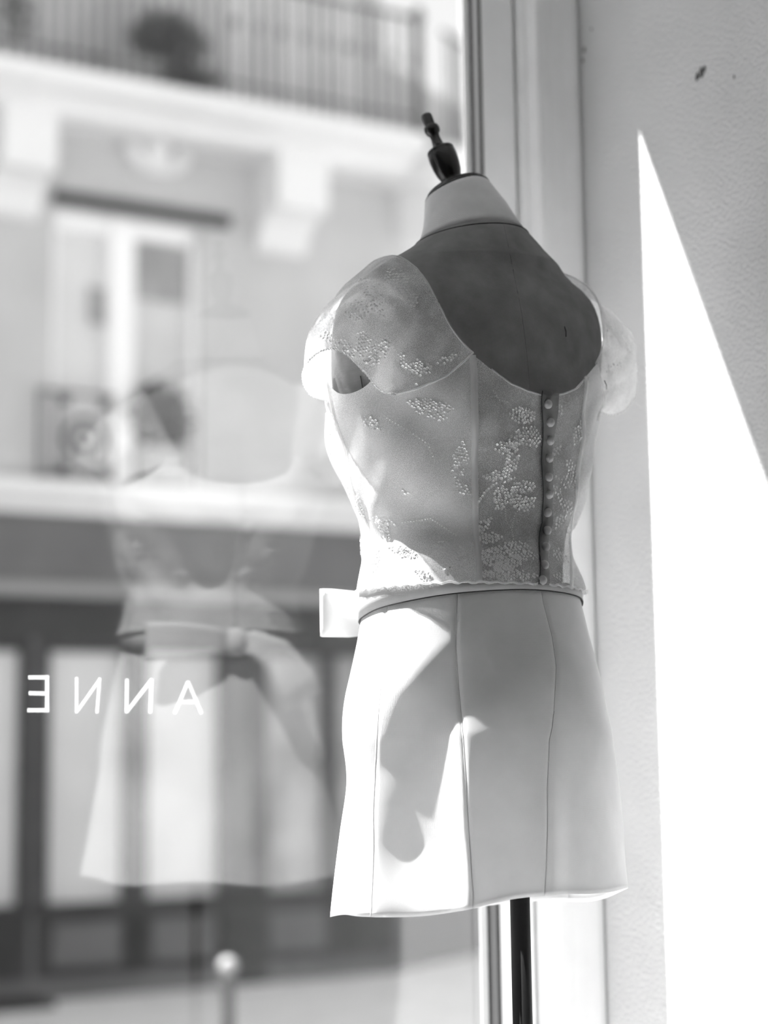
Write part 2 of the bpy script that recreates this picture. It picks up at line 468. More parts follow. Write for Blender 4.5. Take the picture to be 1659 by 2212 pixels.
def smooth01(x):
    x = min(1.0, max(0.0, x)); return x * x * (3 - 2 * x)
def lean(p):
    """the whole form stands a little crooked: right shoulder carried higher"""
    k = smooth01((p.z - 0.02) / 0.30)
    return Vector((p.x, p.y, p.z + 0.08 * k * p.x))
def body_pt(phi, z, off=0.0):
    """phi 0 = centre back, +90 = the form's own left side"""
    a, bf, bb, yc, e = sec_at(z)
    s, c = math.sin(phi), math.cos(phi)
    b = bb if c > 0 else bf
    x = -(a + off) * math.copysign(abs(s) ** (2 / e), s)
    y = -(b + off) * math.copysign(abs(c) ** (2 / e), c) + yc
    if c < 0 and 0.03 < z < 0.27:                    # bust
        for sx in (-1, 1):
            y += 0.022 * math.exp(-((x - sx * 0.075) / 0.045) ** 2 - ((z - 0.15) / 0.05) ** 2)
    if c > 0 and z < 0:                              # seat
        for sx in (-1, 1):
            y -= 0.012 * math.exp(-((x - sx * 0.065) / 0.05) ** 2 - ((z + 0.14) / 0.05) ** 2)
    x += 0.010 * smooth01((z - 0.345) / 0.05)
    zt = z
    if z > 0.372:                                    # neck leans forward, its top slopes
        k = min(1, (z - 0.372) / 0.05)
        zt = z - 0.33 * k * (y - yc)
    return lean(Vector((x, y, zt)))

form = empty('dress_form', MAN_XY + Vector((0, 0, Z_SILL)), YAW)
tag(form, 'linen tailor dress form with black turned finial standing in the shop window', 'dress form')
FZ = WAIST_Z - Z_SILL                                # waist height in the form's frame
FORM_M = Matrix.Translation(MAN_XY + Vector((0, 0, WAIST_Z))) @ Matrix.Rotation(YAW, 4, 'Z')
FORM_I = FORM_M.inverted()
def up(p): return Vector((p[0], p[1], p[2] + FZ))
SEG = 112
zs = list(np.concatenate([[-0.215, -0.21], np.arange(-0.20, 0.36, 0.01), np.arange(0.362, 0.4561, 0.0067)]))
torso_rings = [[body_pt(2 * PI * j / SEG, z) for j in range(SEG)] for z in zs]
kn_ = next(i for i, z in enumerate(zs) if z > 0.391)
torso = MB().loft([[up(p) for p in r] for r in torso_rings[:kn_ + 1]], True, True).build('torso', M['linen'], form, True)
MB().loft([[up(p) for p in r] for r in torso_rings[kn_:]], True, True).build('neck', M['neck_linen_lit'], form, True)

def surf_bvh(rings, closed=True):
    vv = [p for r in rings for p in r]; n = len(rings[0]); ff = []
    for i in range(len(rings) - 1):
        for j in range(n if closed else n - 1):
            k = (j + 1) % n
            ff.append((i * n + j, i * n + k, (i + 1) * n + k, (i + 1) * n + j))
    return BVHTree.FromPolygons(vv, ff)
torso_bvh = surf_bvh(torso_rings)
def cast(bvh, px, py):
    o = FORM_I @ CAM; d = (FORM_I.to_3x3() @ ray(px, py)).normalized()
    loc, nor, _, _ = bvh.ray_cast(o, d)
    if loc is None: return None, None
    if nor.dot(d) > 0: nor = -nor
    return loc, nor
# seams of the linen cover
def seam(pts_px, bvh, name, mat, r, parent, lift=0.0):
    pts = []
    for i in range(len(pts_px) - 1):
        (x0, y0), (x1, y1) = pts_px[i], pts_px[i + 1]
        k = max(2, int(math.hypot(x1 - x0, y1 - y0) / 8))
        for q in range(k):
            l, nn = cast(bvh, x0 + (x1 - x0) * q / k, y0 + (y1 - y0) * q / k)
            if l is not None: pts.append(up(l + nn * lift))
    if len(pts) > 2:
        return MB().tube(pts, r, 6).build(name, mat, parent, True)
ring = [up(body_pt(2 * PI * j / 90, 0.392, 0.0003)) for j in range(90)]
MB().tube(ring, 0.0007, 6, True).build('neck_seam', M['thread'], form, True)
seam([(1088, 482), (1100, 540), (1112, 600), (1128, 680), (1138, 760), (1146, 850)], torso_bvh, 'back_seam', M['linen'], 0.0004, form, 0.0)
# neck cap and finial
e_top = sec_at(0.456)
ctop = lean(Vector((0.010, e_top[3], 0.456)))
cap_n = Vector((-0.17, 0.33, 1)).normalized()
CM = Matrix.Translation(up(ctop)) @ cap_n.to_track_quat('Z', 'Y').to_matrix().to_4x4()
MB().lathe([(0.001, -0.002), (0.0385, -0.002), (0.0400, 0.000), (0.0395, 0.003), (0.036, 0.0045), (0.0355, 0.0075), (0.028, 0.0115), (0.020, 0.013), (0.001, 0.0132)], 40, CM).build('neck_cap', M['black_wood'], form, True)
FM = CM @ Matrix.Translation((0, 0, 0.012))
fin = [(0.001, 0), (0.0135, 0), (0.0140, 0.0025), (0.0115, 0.004), (0.0105, 0.006), (0.0120, 0.0085), (0.0145, 0.014), (0.0160, 0.021), (0.0165, 0.028), (0.0163, 0.033), (0.0155, 0.0345),
       (0.0160, 0.0355), (0.0155, 0.0370), (0.0120, 0.0385), (0.0075, 0.0400), (0.0062, 0.044), (0.0055, 0.049), (0.0058, 0.053), (0.0082, 0.0550), (0.0092, 0.0580), (0.0086, 0.0610), (0.0062, 0.0625),
       (0.0061, 0.0640), (0.0064, 0.0720), (0.0055, 0.0740), (0.001, 0.0742)]
fin = [(r_ * 1.02, z_ * 1.32) for r_, z_ in fin]
MB().lathe(fin, 32, FM).build('finial', M['black_wood'], form, True)
# stand
PX_, PY_ = -0.003, -0.072
pole = MB().lathe([(0.001, 0.03), (0.0105, 0.03), (0.0105, FZ - 0.20), (0.001, FZ - 0.20)], 24, Matrix.Translation((PX_, PY_, 0)))
pole.build('pole', M['black_metal'], form, True)
MB().lathe([(0.001, 0), (0.15, 0), (0.15, 0.008), (0.14, 0.013), (0.03, 0.02), (0.018, 0.045), (0.001, 0.045)], 40, Matrix.Translation((PX_, PY_, 0))).build('base', M['black_metal'], form, True)

# ------------------------------------------------------------------ lace bodice
bod = empty('lace_bodice', MAN_XY + Vector((0, 0, WAIST_Z)), YAW)
tag(bod, 'sheer white lace bodice with cap sleeves and a row of covered buttons down the back', 'bodice')
def wob(phi, z):
    return 0.0020 * math.sin(3 * phi + 40 * z) + 0.0018 * math.sin(7 * phi - 55 * z + 1.0) + 0.0010 * math.sin(13 * phi + 90 * z)
def bod_pt(phi, z):
    sm = smooth01((z + 0.015) / 0.075)
    return body_pt(phi, z, 0.0075 + 0.0180 * (1 - sm) + wob(phi, z) * (0.3 + 0.7 * sm))
ZB0, ZB1 = -0.009, 0.335
bz = list(np.arange(ZB0, ZB1, 0.0045))
bphi = [2 * PI * j / 224 for j in range(224)]
bod_rings = [[bod_pt(f, z) for f in bphi] for z in bz]
bod_bvh = surf_bvh([[bod_pt(f, z) for f in bphi] for z in np.arange(-0.03, ZB1, 0.0045)])
# neckline: height of the back opening as a function of lateral x (found on the photographed edge)
NECK_B = [(0.0, 0.193), (0.025, 0.197), (0.045, 0.204), (0.075, 0.225), (0.092, 0.238), (0.108, 0.255), (0.118, 0.29), (0.124, 0.33), (0.126, 0.36)]
NECK_F = [(0.0, 0.19), (0.04, 0.195), (0.07, 0.205), (0.09, 0.235), (0.10, 0.28), (0.106, 0.345)]
def lin(tab, x):
    return float(np.interp(x, [a for a, b in tab], [b for a, b in tab]))
ARM_Y, ARM_Z, ARM_R = -0.004, 0.258, 0.052
YOKE = [(0.085, 0.243), (0.092, 0.235), (0.115, 0.212), (0.138, 0.200), (0.150, 0.197), (0.160, 0.25), (0.2, 0.26)]
def keep(p, raw):
    """positive inside the bodice cloth"""
    x, y, z = raw
    top = lin(NECK_B if y < 0 else NECK_F, abs(x)) - z
    arm = math.hypot((y - ARM_Y) / 0.95, z - ARM_Z) - ARM_R if abs(x) > 0.10 else 1.0
    yoke = 1.0
    if z > 0.19:                                     # above the yoke seam the sleeve takes over
        yoke = lin(YOKE, abs(x)) - z if abs(x) > 0.085 else 1.0
    return min(top, arm, yoke)
def raw_of(p):
    return (p.x, p.y, p.z - 0.08 * smooth01((p.z - 0.02) / 0.30) * p.x)
def clip_grid(rings, f_keep):
    n = len(rings[0]); mb = MB()
    vals = [[f_keep(p, raw_of(p)) for p in r] for r in rings]
    for i in range(len(rings) - 1):
        for j in range(n):
            k = (j + 1) % n
            poly = [(rings[i][j], vals[i][j]), (rings[i][k], vals[i][k]), (rings[i + 1][k], vals[i + 1][k]), (rings[i + 1][j], vals[i + 1][j])]
            out_ = []
            for q in range(4):
                (p0, v0), (p1, v1) = poly[q], poly[(q + 1) % 4]
                if v0 >= 0: out_.append(p0)
                if (v0 >= 0) != (v1 >= 0):
                    out_.append(p0 + (p1 - p0) * (v0 / (v0 - v1)))
            if len(out_) >= 3:
                mb.add(out_, [tuple(range(len(out_)))])
    return mb
# panels between the boned seams, each its own piece
def phi_on_body(p):
    x, y, z = raw_of(p)
    a, bf, bb, yc, e = sec_at(z)
    b = bb if y < yc else bf
    sx_ = math.copysign(abs(x / a) ** (e / 2), x); cy_ = math.copysign(abs((y - yc) / b) ** (e / 2), y - yc)
    return math.atan2(-sx_, -cy_), z
def seam_table(pxs):
    tb = []
    for px, py in pxs:
        l, nn = cast(bod_bvh, px, py)
        if l is not None: tb.append(phi_on_body(l))
    tb.sort(key=lambda q: q[1])
    zz = [q[1] for q in tb]; ff = [q[0] for q in tb]
    return lambda z: float(np.interp(z, zz, ff))
PLACKET = seam_table([(1170, 862), (1172, 950), (1172, 1050), (1171, 1130), (1166, 1210), (1162, 1262)])
BONE = seam_table([(1022, 800), (1022, 860), (1024, 1000), (1025, 1100), (1028, 1180), (1030, 1258)])
BND = [PLACKET, BONE, lambda z: math.radians(104), lambda z: PI, lambda z: math.radians(256),
       lambda z: math.radians(360) + 2 * PLACKET(z) - BONE(z) + math.radians(6), lambda z: PLACKET(z) + 2 * PI]
for i in range(6):
    k = 60
    rings = []
    for z in bz:
        f0, f1 = BND[i](z), BND[i + 1](z)
        rings.append([bod_pt(f0 + (f1 - f0) * j / k, z) for j in range(k + 1)])
    mb = MB()
    vals = [[keep(p, raw_of(p)) for p in r] for r in rings]
    for a_ in range(len(rings) - 1):
        for b_ in range(k):
            poly = [(rings[a_][b_], vals[a_][b_]), (rings[a_][b_ + 1], vals[a_][b_ + 1]), (rings[a_ + 1][b_ + 1], vals[a_ + 1][b_ + 1]), (rings[a_ + 1][b_], vals[a_ + 1][b_])]
            out_ = []
            for q in range(4):
                (p0, v0), (p1, v1) = poly[q], poly[(q + 1) % 4]
                if v0 >= 0: out_.append(p0)
                if (v0 >= 0) != (v1 >= 0): out_.append(p0 + (p1 - p0) * (v0 / (v0 - v1)))
            if len(out_) >= 3: mb.add(out_, [tuple(range(len(out_)))])
    mb.build('bodice_panel', M['lace_front'] if i in (2, 3) else M['lace_side'] if i in (1, 4) else M['lace'], bod, True)

def ztop(fn):
    z = ZB0
    while z < ZB1:
        p = bod_pt(fn(z), z)
        if keep(p, raw_of(p)) < 0: return z - 0.002
        z += 0.002
    return ZB1
for fn in BND[1:6]:
    zt = ztop(fn)
    L, R_ = [], []
    for q in range(41):
        z = ZB0 + (zt - ZB0) * q / 40
        f = fn(z)
        wv = 0.0034
        a = bod_pt(f - wv / 0.13, z); b = bod_pt(f + wv / 0.13, z)
        o_ = Vector((a.x, a.y, 0)).normalized() * 0.0012
        L.append(a + o_); R_.append(b + o_)
    MB().loft([L, R_], False).build('boning_channel', M['bind'], bod, True, solid=0.0008)
# hem roll and neckline edge
MB().tube([bod_pt(2 * PI * j / 180, ZB0 + 0.0008) + Vector((0, 0, 0.0012 * math.sin(j * 1.7))) for j in range(180)], 0.0013, 6, True).build('hem_edge', M['bind'], bod, True)

# cap sleeves
def cat(pts, t):
    n = len(pts) - 1; x = min(max(t, 0), 1) * n; i = min(int(x), n - 1); u = x - i
    p0 = pts[max(i - 1, 0)]; p1 = pts[i]; p2 = pts[i + 1]; p3 = pts[min(i + 2, n)]
    return 0.5 * ((2 * p1) + (p2 - p0) * u + (2 * p0 - 5 * p1 + 4 * p2 - p3) * u * u + (3 * p1 - p0 - 3 * p2 + p3) * u ** 3)
S_IN = [Vector(p) for p in ((-0.090, -0.112, 0.236), (-0.107, -0.104, 0.257), (-0.118, -0.092, 0.292), (-0.123, -0.070, 0.327), (-0.119, -0.020, 0.356), (-0.114, 0.040, 0.335), (-0.100, 0.080, 0.285), (-0.080, 0.122, 0.225))]
S_OUT = [Vector(p) for p in ((-0.156, -0.036, 0.196), (-0.168, -0.046, 0.192), (-0.190, -0.052, 0.210), (-0.212, -0.035, 0.238), (-0.216, 0.000, 0.240), (-0.205, 0.040, 0.226), (-0.180, 0.060, 0.207), (-0.155, 0.045, 0.195))]
def sleeve_pt(u, v, sx):
    a, b = cat(S_IN, u), cat(S_OUT, u)
    b = Vector((b.x * 1.11, b.y, b.z + 0.002)) if sx > 0 else Vector((b.x * 0.97, b.y, b.z + 0.010))
    p = a.lerp(b, v)
    w = math.sin(PI * v ** 1.35) ; e = math.sin(PI * min(1, max(0, u)))
    outdir = Vector((-0.55, (u - 0.5) * 1.3, 0.62)).normalized()
    p = p + outdir * ((0.026 if sx < 0 else 0.024) * w * (0.15 + 0.85 * e))
    p = p + outdir * (0.0028 * math.sin(26 * u + 5 * v) * w + 0.002 * math.sin(17 * v - 9 * u) * w)
    # the back edge lies along the yoke seam of the bodice
    k = 1 - smooth01(u / 0.22)
    if k > 0:
        x_ = 0.090 + (0.150 - 0.090) * v; z_ = lin(YOKE, x_)
        a_, bf_, bb_, yc_, e_ = sec_at(z_)
        ph = math.asin(min(1, x_ / (a_ + 0.008)) ** (e_ / 2))
        q_ = body_pt(ph, z_, 0.008)
        p = p.lerp(Vector((-abs(q_.x), q_.y, z_)), k)
    return lean(Vector((p.x * -sx, p.y, p.z)))
def out_of_body(p, d=0.008):
    """keep the sleeve cloth clear of the linen"""
    for _ in range(3):
        loc, nor, idx, dist = torso_bvh.find_nearest(p)
        if nor.dot(Vector((loc.x, loc.y, 0.4 * (loc.z - 0.2)))) < 0: nor = -nor
        h = (p - loc).dot(nor)
        if h < d: p = p + nor * (d - h)
    return p
sleeve_rings = {}
for sx in (1, -1):
    rings = [[out_of_body(sleeve_pt(i / 60, j / 26, sx)) for j in range(27)] for i in range(61)]
    sleeve_rings[sx] = rings
    sl = MB().loft(rings, False).build('cap_sleeve', M['lace_sleeve'], bod, True)
    e1 = [r[0] for r in rings]; e2 = [r[-1] for r in rings]; e3 = rings[0]
    MB().tube(e1, 0.0010, 6).build('neck_edge', M['bind'], sl, True)
    MB().tube(e2, 0.0009, 6).build('sleeve_hem', M['bind'], sl, True)
    MB().tube(e3, 0.0012, 6).build('yoke_seam', M['bind'], sl, True)
nb = []
for i in range(61):
    x = -0.068 + 0.136 * i / 60
    z = lin(NECK_B, abs(x))
    a, bf_, bb_, yc_, e_ = sec_at(z)
    s_ = min(1, abs(x) / (a + 0.007)) ** (e_ / 2)
    phi = -math.copysign(math.asin(s_), x)
    nb.append(bod_pt(phi, z))
MB().tube(nb, 0.0010, 6).build('neck_edge', M['bind'], bod, True)

# buttons and button stand
def on_bod(px, py):
    return cast(bod_bvh, px, py)
BTN = [(1180, 873), (1185, 912), (1184, 951), (1182, 990), (1181, 1031), (1182, 1067), (1179, 1106), (1178, 1146), (1175, 1182), (1172, 1222), (1168, 1254)]
bz_ = []
zs_ = np.linspace(ZB0, 0.198, 40)
L = [bod_pt(PLACKET(z) + 0.01, z) + Vector((0, -0.0018, 0)) for z in zs_]
R_ = [bod_pt(PLACKET(z) - 0.11, z) + Vector((0, -0.0012, 0)) for z in zs_]
MB().loft([L, R_], False).build('button_stand', M['linen'], bod, True, solid=0.0006)
MB().tube([p + Vector((-0.0005, -0.0008, 0)) for p in L], 0.0005, 6).build('placket_edge', M['thread'], bod, True)
dome = [(0.0005, -0.0015), (0.0042, -0.0015), (0.0050, 0.0), (0.0048, 0.0018), (0.0036, 0.0034), (0.0018, 0.0042), (0.0003, 0.0044)]
proto = None
for i, (px, py) in enumerate(BTN):
    l, nn = on_bod(px, py)
    if l is None: continue
    if proto is None:
        proto = MB().lathe(dome, 16).build('button', M['button'], bod, True); o = proto
    else:
        o = proto.copy(); col.objects.link(o)
    o.location = l + nn * 0.0026
    o.rotation_euler = nn.to_track_quat('Z', 'Y').to_euler()

# ------------------------------------------------------------------ sequins: leaves and flowers of tiny rings
sq = MB()
def sequin(p, n, r, jit=0.35):
    n = (n + Vector((random.uniform(-jit, jit), random.uniform(-jit, jit), random.uniform(-jit, jit)))).normalized()
    a = n.orthogonal().normalized(); b = n.cross(a)
    k = 7; v = []
    for rr, h in ((r * 0.36, 0.0), (r, 0.00035)):
        for i in range(k):
            an = 2 * PI * i / k
            v.append(p + n * (0.0008 + h) + (a * math.cos(an) + b * math.sin(an)) * rr)
    sq.add(v, [(i, (i + 1) % k, k + (i + 1) % k, k + i) for i in range(k)])
def leaf(caster, x0, y0, x1, y1, w, pitch=6.2, r=0.00155, dens=0.92):
    dx, dy = x1 - x0, y1 - y0; l = math.hypot(dx, dy); ux, uy = dx / l, dy / l
    m_ = int(l / pitch); k = int(w / pitch) + 1
    for i in range(m_ + 1):
        t_ = i / max(1, m_)
        half = w / 2 * math.sin(PI * (0.08 + 0.9 * t_)) ** 0.8
        for j in range(-k, k + 1):
            o = j * pitch + (pitch / 2 if i % 2 else 0)
            if abs(o) > half or random.random() > dens: continue
            px = x0 + ux * t_ * l - uy * o + random.uniform(-.8, .8); py = y0 + uy * t_ * l + ux * o + random.uniform(-.8, .8)
            p, n = caster(px, py)
            if p is not None: sequin(p, n, r)
def sprig(caster, pts, pitch=7.0, r=0.0011):
    for i in range(len(pts) - 1):
        (x0, y0), (x1, y1) = pts[i], pts[i + 1]
        k = max(1, int(math.hypot(x1 - x0, y1 - y0) / pitch))
        for q in range(k):
            p, n = caster(x0 + (x1 - x0) * q / k, y0 + (y1 - y0) * q / k)
            if p is not None: sequin(p, n, r, 0.2)
B = on_bod
for a in [(1000, 955, 985, 1045, 34), (985, 1045, 1020, 1075, 22), (1100, 895, 1160, 900, 34), (1120, 880, 1150, 915, 26),
          (1070, 970, 1120, 960, 30), (1095, 990, 1120, 930, 28), (1125, 930, 1168, 960, 46), (1085, 1025, 1120, 985, 26),
          (1045, 1030, 1110, 1032, 26), (1085, 1050, 1075, 1105, 34), (1115, 1045, 1120, 1105, 44), (1120, 1100, 1155, 1075, 30),
          (1130, 1040, 1155, 1060, 22), (1030, 1150, 1060, 1120, 26), (1030, 1165, 1090, 1160, 20), (1035, 1200, 1130, 1215, 52),
          (1090, 1180, 1165, 1205, 40), (1035, 1240, 1160, 1245, 26), (1060, 1222, 1120, 1235, 22),
          (940, 1180, 1010, 1200, 36), (985, 1210, 1015, 1240, 30), (960, 1230, 1000, 1200, 26), (900, 1235, 930, 1250, 20),
          (880, 870, 985, 885, 26), (900, 890, 970, 905, 18), (1200, 1030, 1245, 1050, 26), (1225, 990, 1240, 1040, 24), (1205, 1075, 1240, 1110, 26),
          (1195, 1190, 1225, 1215, 26), (1195, 1245, 1245, 1250, 18), (1225, 1140, 1240, 1190, 18), (1240, 960, 1262, 900, 22), (1200, 870, 1215, 900, 14),
          (1200, 1140, 1225, 1100, 20), (800, 1120, 860, 1135, 18), (870, 1060, 890, 1070, 14), (780, 900, 830, 930, 20), (840, 1180, 900, 1200, 20),
          (1190, 985, 1215, 960, 18), (1195, 1050, 1215, 1075, 16)]:
    leaf(B, *a)
sprig(B, [(1065, 1048), (1045, 1065), (1030, 1090), (1028, 1110)], 6, 0.0016)
sprig(B, [(1090, 1095), (1092, 1125), (1104, 1145), (1110, 1115), (1120, 1100)], 5, 0.0007)
sprig(B, [(1104, 1145), (1108, 1165), (1100, 1185)], 5, 0.0007)
sprig(B, [(870, 1130), (930, 1120), (960, 1140), (990, 1160)], 6, 0.0008)
sprig(B, [(1065, 845), (1078, 865), (1100, 870)], 5, 0.0007)
sprig(B, [(830, 900), (880, 930), (925, 960), (940, 1000)], 7, 0.0008)
# scattered on the parts the camera cannot see square on: front and far side
for _ in range(46):
    f = math.radians(random.uniform(85, 320)); z = random.uniform(0.01, 0.19)
    ang = random.uniform(0, PI); L_ = random.uniform(0.012, 0.03); Wd = random.uniform(0.006, 0.012)
    for i in range(9):
        for j in range(-3, 4):
            t_ = i / 8; half = Wd * math.sin(PI * (0.05 + 0.9 * t_))
            o = j * 0.0032 + (0.0016 if i % 2 else 0)
            if abs(o) > half: continue
            dx = math.cos(ang) * (t_ - .5) * L_ - math.sin(ang) * o; dz = math.sin(ang) * (t_ - .5) * L_ + math.cos(ang) * o
            ff, z_ = f + dx / 0.14, z + dz
            p = bod_pt(ff, z_)
            if keep(p, raw_of(p)) < 0.002: continue
            sequin(p, (p - Vector((0, 0, p.z))).normalized(), 0.0015)
# sleeves
for sx in (1, -1):
    rg = sleeve_rings[sx]
    sb = surf_bvh(rg, False)
    def S_(px, py, sb=sb): return cast(sb, px, py)
    if sx == 1:
        pass
    lst = [(770, 610, 830, 640, 46), (830, 590, 890, 615, 36), (850, 615, 900, 640, 26), (740, 660, 800, 680, 40), (800, 640, 830, 690, 26),
           (780, 720, 800, 790, 44), (800, 790, 840, 730, 34), (720, 740, 770, 770, 34), (880, 790, 935, 800, 34), (945, 785, 990, 765, 18),
           (860, 760, 880, 800, 16), (900, 830, 935, 845, 14), (880, 640, 905, 660, 20), (690, 720, 730, 735, 20)]
    if sx == 1: lst = [(1300, 690, 1330, 730, 18), (1300, 800, 1345, 790, 26), (1340, 700, 1365, 780, 16), (1305, 830, 1330, 850, 16), (1370, 780, 1385, 820, 14)]
    for a in lst: leaf(S_, *a, dens=0.8)
    for i in range(0, 61, 1):
        p = rg[i][-1]; sequin(p, (p - Vector((0, 0, p.z))).normalized(), 0.0013)
o = sq.build('sequin_embroidery', M['sequin'], bod, True, fix=False)
o['kind'] = 'stuff'

# ------------------------------------------------------------------ skirt
skirt = empty('flared_mini_skirt', MAN_XY + Vector((0, 0, WAIST_Z)), YAW)
tag(skirt, 'plain white flared mini skirt with vertical seams below the lace bodice', 'skirt')
SK = np.array([  # t, a, bf, bb
    (0.00, 0.126, 0.100, 0.112), (0.15, 0.137, 0.105, 0.119), (0.32, 0.151, 0.110, 0.131), (0.47, 0.160, 0.114, 0.140),
    (0.60, 0.162, 0.118, 0.142), (0.75, 0.165, 0.123, 0.143), (0.90, 0.169, 0.129, 0.144), (1.0, 0.172, 0.133, 0.145)])
ZS0 = -0.010
def zhem(phi):
    return -0.347 + 0.014 * math.cos(phi) - 0.005 * math.cos(2 * (phi - 1.2)) + 0.003 * math.sin(5 * phi)
def wrapd(a): return (a + PI) % (2 * PI) - PI
def sk_base(phi, t):
    a, bf, bb = [float(np.interp(t, SK[:, 0], SK[:, k])) for k in (1, 2, 3)]
    s, c = math.sin(phi), math.cos(phi)
    b = bb if c > 0 else bf
    return Vector((-a * s, -b * c, ZS0 + (zhem(phi) - ZS0) * t))
sk_bvh = surf_bvh([[sk_base(2 * PI * j / 180, i / 40) for j in range(180)] for i in range(45)])
def sk_table(pxs):
    """seam line drawn on the photo, as angle over height"""
    ts, fs = [], []
    for px, py in pxs:
        l, nn = cast(sk_bvh, px, py)
        if l is None: continue
        best = min((((sk_base(2 * PI * j / 720, 0.5).xy.normalized() - l.xy.normalized()).length, 2 * PI * j / 720) for j in range(720)))
        f = wrapd(best[1]); ts.append((l.z - ZS0) / (zhem(f) - ZS0)); fs.append(f)
    return lambda t: float(np.interp(t, ts, fs))
CB = sk_table([(1175, 1300), (1192, 1370), (1204, 1440), (1200, 1520), (1185, 1600), (1176, 1700), (1172, 1850), (1170, 1940)])
SL = sk_table([(985, 1296), (985, 1400), (989, 1480), (998, 1600), (1010, 1750), (1028, 1935)])
FL = sk_table([(830, 1350), (822, 1480), (812, 1580), (806, 1660), (806, 1750), (812, 1850), (818, 1960)])
def sk_pt(phi, t):
    p = sk_base(phi, t)
    g = smooth01((t - 0.34) / 0.5)
    sl, fl = SL(t), FL(t)
    folds = [(fl + 0.05, 0.20, 0.015), (CB(t) - 0.02, 0.13, 0.010),
             (math.radians(-55), 0.2, 0.005), (math.radians(-110), 0.25, 0.014), (math.radians(150), 0.2, -0.012),
             (math.radians(182), 0.2, 0.012), (math.radians(-150), 0.22, -0.014)]
    m = sum(am * math.exp(-(wrapd(phi - f0) / w) ** 2) for f0, w, am in folds) * g
    # side panel falls in below the hip, then flares at the hem
    d_ = wrapd(phi)
    q = min(1.0, max(0.0, (d_ - sl) / (fl - sl)))
    gate = smooth01((t - (0.14 + 0.22 * q)) / 0.24) * (1 - 0.75 * smooth01((t - 0.78) / 0.22))
    m -= 0.021 * math.exp(-(wrapd(phi - (fl * 0.5 + sl * 0.5)) / 0.38) ** 2) * gate
    m += 0.012 * math.exp(-(wrapd(phi - sl - 0.02) / 0.10) ** 2) * smooth01((t - 0.36) / 0.4)
    m += 0.0008 * math.sin(9 * phi + 14 * t)
    m -= 0.009 * math.exp(-(wrapd(phi - math.radians(125)) / 0.45) ** 2 - ((t - 0.60) / 0.13) ** 2)
    m += 0.005 * math.exp(-(wrapd(phi - math.radians(125)) / 0.45) ** 2 - ((t - 0.36) / 0.13) ** 2)
    m -= 0.007 * math.exp(-(wrapd(phi - sl + 0.30) / 0.20) ** 2 - ((t - 0.32) / 0.20) ** 2)
    l = math.hypot(p.x, p.y)
    return Vector((p.x * (1 + m / l), p.y * (1 + m / l), p.z))
SKB = [CB, SL, FL, lambda t: PI, lambda t: math.radians(253), lambda t: math.radians(310), lambda t: CB(t) + 2 * PI]
TS = [i / 70 for i in range(71)]
for i in range(6):
    k = 34; rings = []
    for t_ in TS:
        f0, f1 = SKB[i](t_), SKB[i + 1](t_)
        row = []
        for j in range(k + 1):
            q = j / k; f = f0 + (f1 - f0) * q
            p = sk_pt(f, t_)
            d = min(q, 1 - q) * (f1 - f0)
            dep = 0.0014 * math.exp(-(d / 0.012) ** 2)
            l = math.hypot(p.x, p.y); row.append(Vector((p.x * (1 - dep / l), p.y * (1 - dep / l), p.z)))
        rings.append(row)
    last = rings[-1]                                  # turned-up hem
    rings.append([Vector((p.x * 0.985, p.y * 0.985, p.z + 0.001)) for p in last])
    rings.append([Vector((p.x * 0.982, p.y * 0.982, p.z + 0.004)) for p in last])
    MB().loft(rings, False).build('skirt_panel', M['crepe'], skirt, True)
for fn in (SKB[0], SKB[1], SKB[2], SKB[4], SKB[5]):
    pts = []
    for t_ in TS:
        p = sk_pt(fn(t_), t_); l = math.hypot(p.x, p.y); pts.append(Vector((p.x * (1 - 0.0012 / l), p.y * (1 - 0.0012 / l), p.z)))
    MB().tube(pts, 0.0006, 5).build('skirt_seam', M['crepe'], skirt, True)

# ------------------------------------------------------------------ sash with bow
sash = empty('waist_sash', MAN_XY + Vector((0, 0, WAIST_Z)), YAW)
tag(sash, 'white ribbon sash tied in a flat bow at the front of the waist', 'sash')
lo, hi = [], []
for j in range(121):
    f = 2 * PI * j / 120
    a = sk_base(f, 0.0)
    zl = -0.014 - 0.034 * (1 - math.cos(f)) / 2
    b = sk_pt(f, (zl - ZS0) / (zhem(f) - ZS0))
    l = math.hypot(b.x, b.y); hi.append(Vector((b.x * (1 + 0.0010 / l), b.y * (1 + 0.0010 / l), -0.004))); lo.append(Vector((b.x * (1 + 0.0022 / l), b.y * (1 + 0.0022 / l), zl)))
MB().loft([lo, hi], False).build('belt', M['crepe_belt_shade'], sash, True, solid=0.0012)
MB().tube([p + Vector((0, 0, -0.0006)) for p in lo[:-1]], 0.0007, 6, True).build('belt_edge', M['thread'], sash, True)
YF = 0.108                                            # front face of the belt
def ribbon(path, width, name, parent, mat, droop=None, sag=0.0):
    """path: list of (x, y, z, half_width_scale); width vertical"""
    rows = []
    for i, (x, y, z, w) in enumerate(path):
        up_ = Vector((0, 0, 1)) if droop is None else droop[i]
        rows.append([Vector((x, y, z)) + up_ * (width * w * (k / 6 - 0.5)) + Vector((0, sag * math.sin(PI * k / 6), 0)) for k in range(7)])
    return MB().loft(rows, False).build(name, mat, parent, True, solid=0.0014)
ZC = -0.027
near = [(0.0, YF + 0.004, ZC, 0.55), (-0.03, YF + 0.014, ZC, 0.75), (-0.075, YF + 0.018, ZC, 0.95), (-0.118, YF + 0.011, ZC, 1.0), (-0.126, YF + 0.004, ZC, 1.0), (-0.1255, YF - 0.001, ZC, 1.0),
        (-0.115, YF - 0.004, ZC, 1.0), (-0.075, YF - 0.002, ZC, 0.95), (-0.03, YF + 0.001, ZC, 0.75), (0.0, YF, ZC, 0.55)]
ribbon(near, 0.053, 'bow_loop', sash, M['crepe_in'])
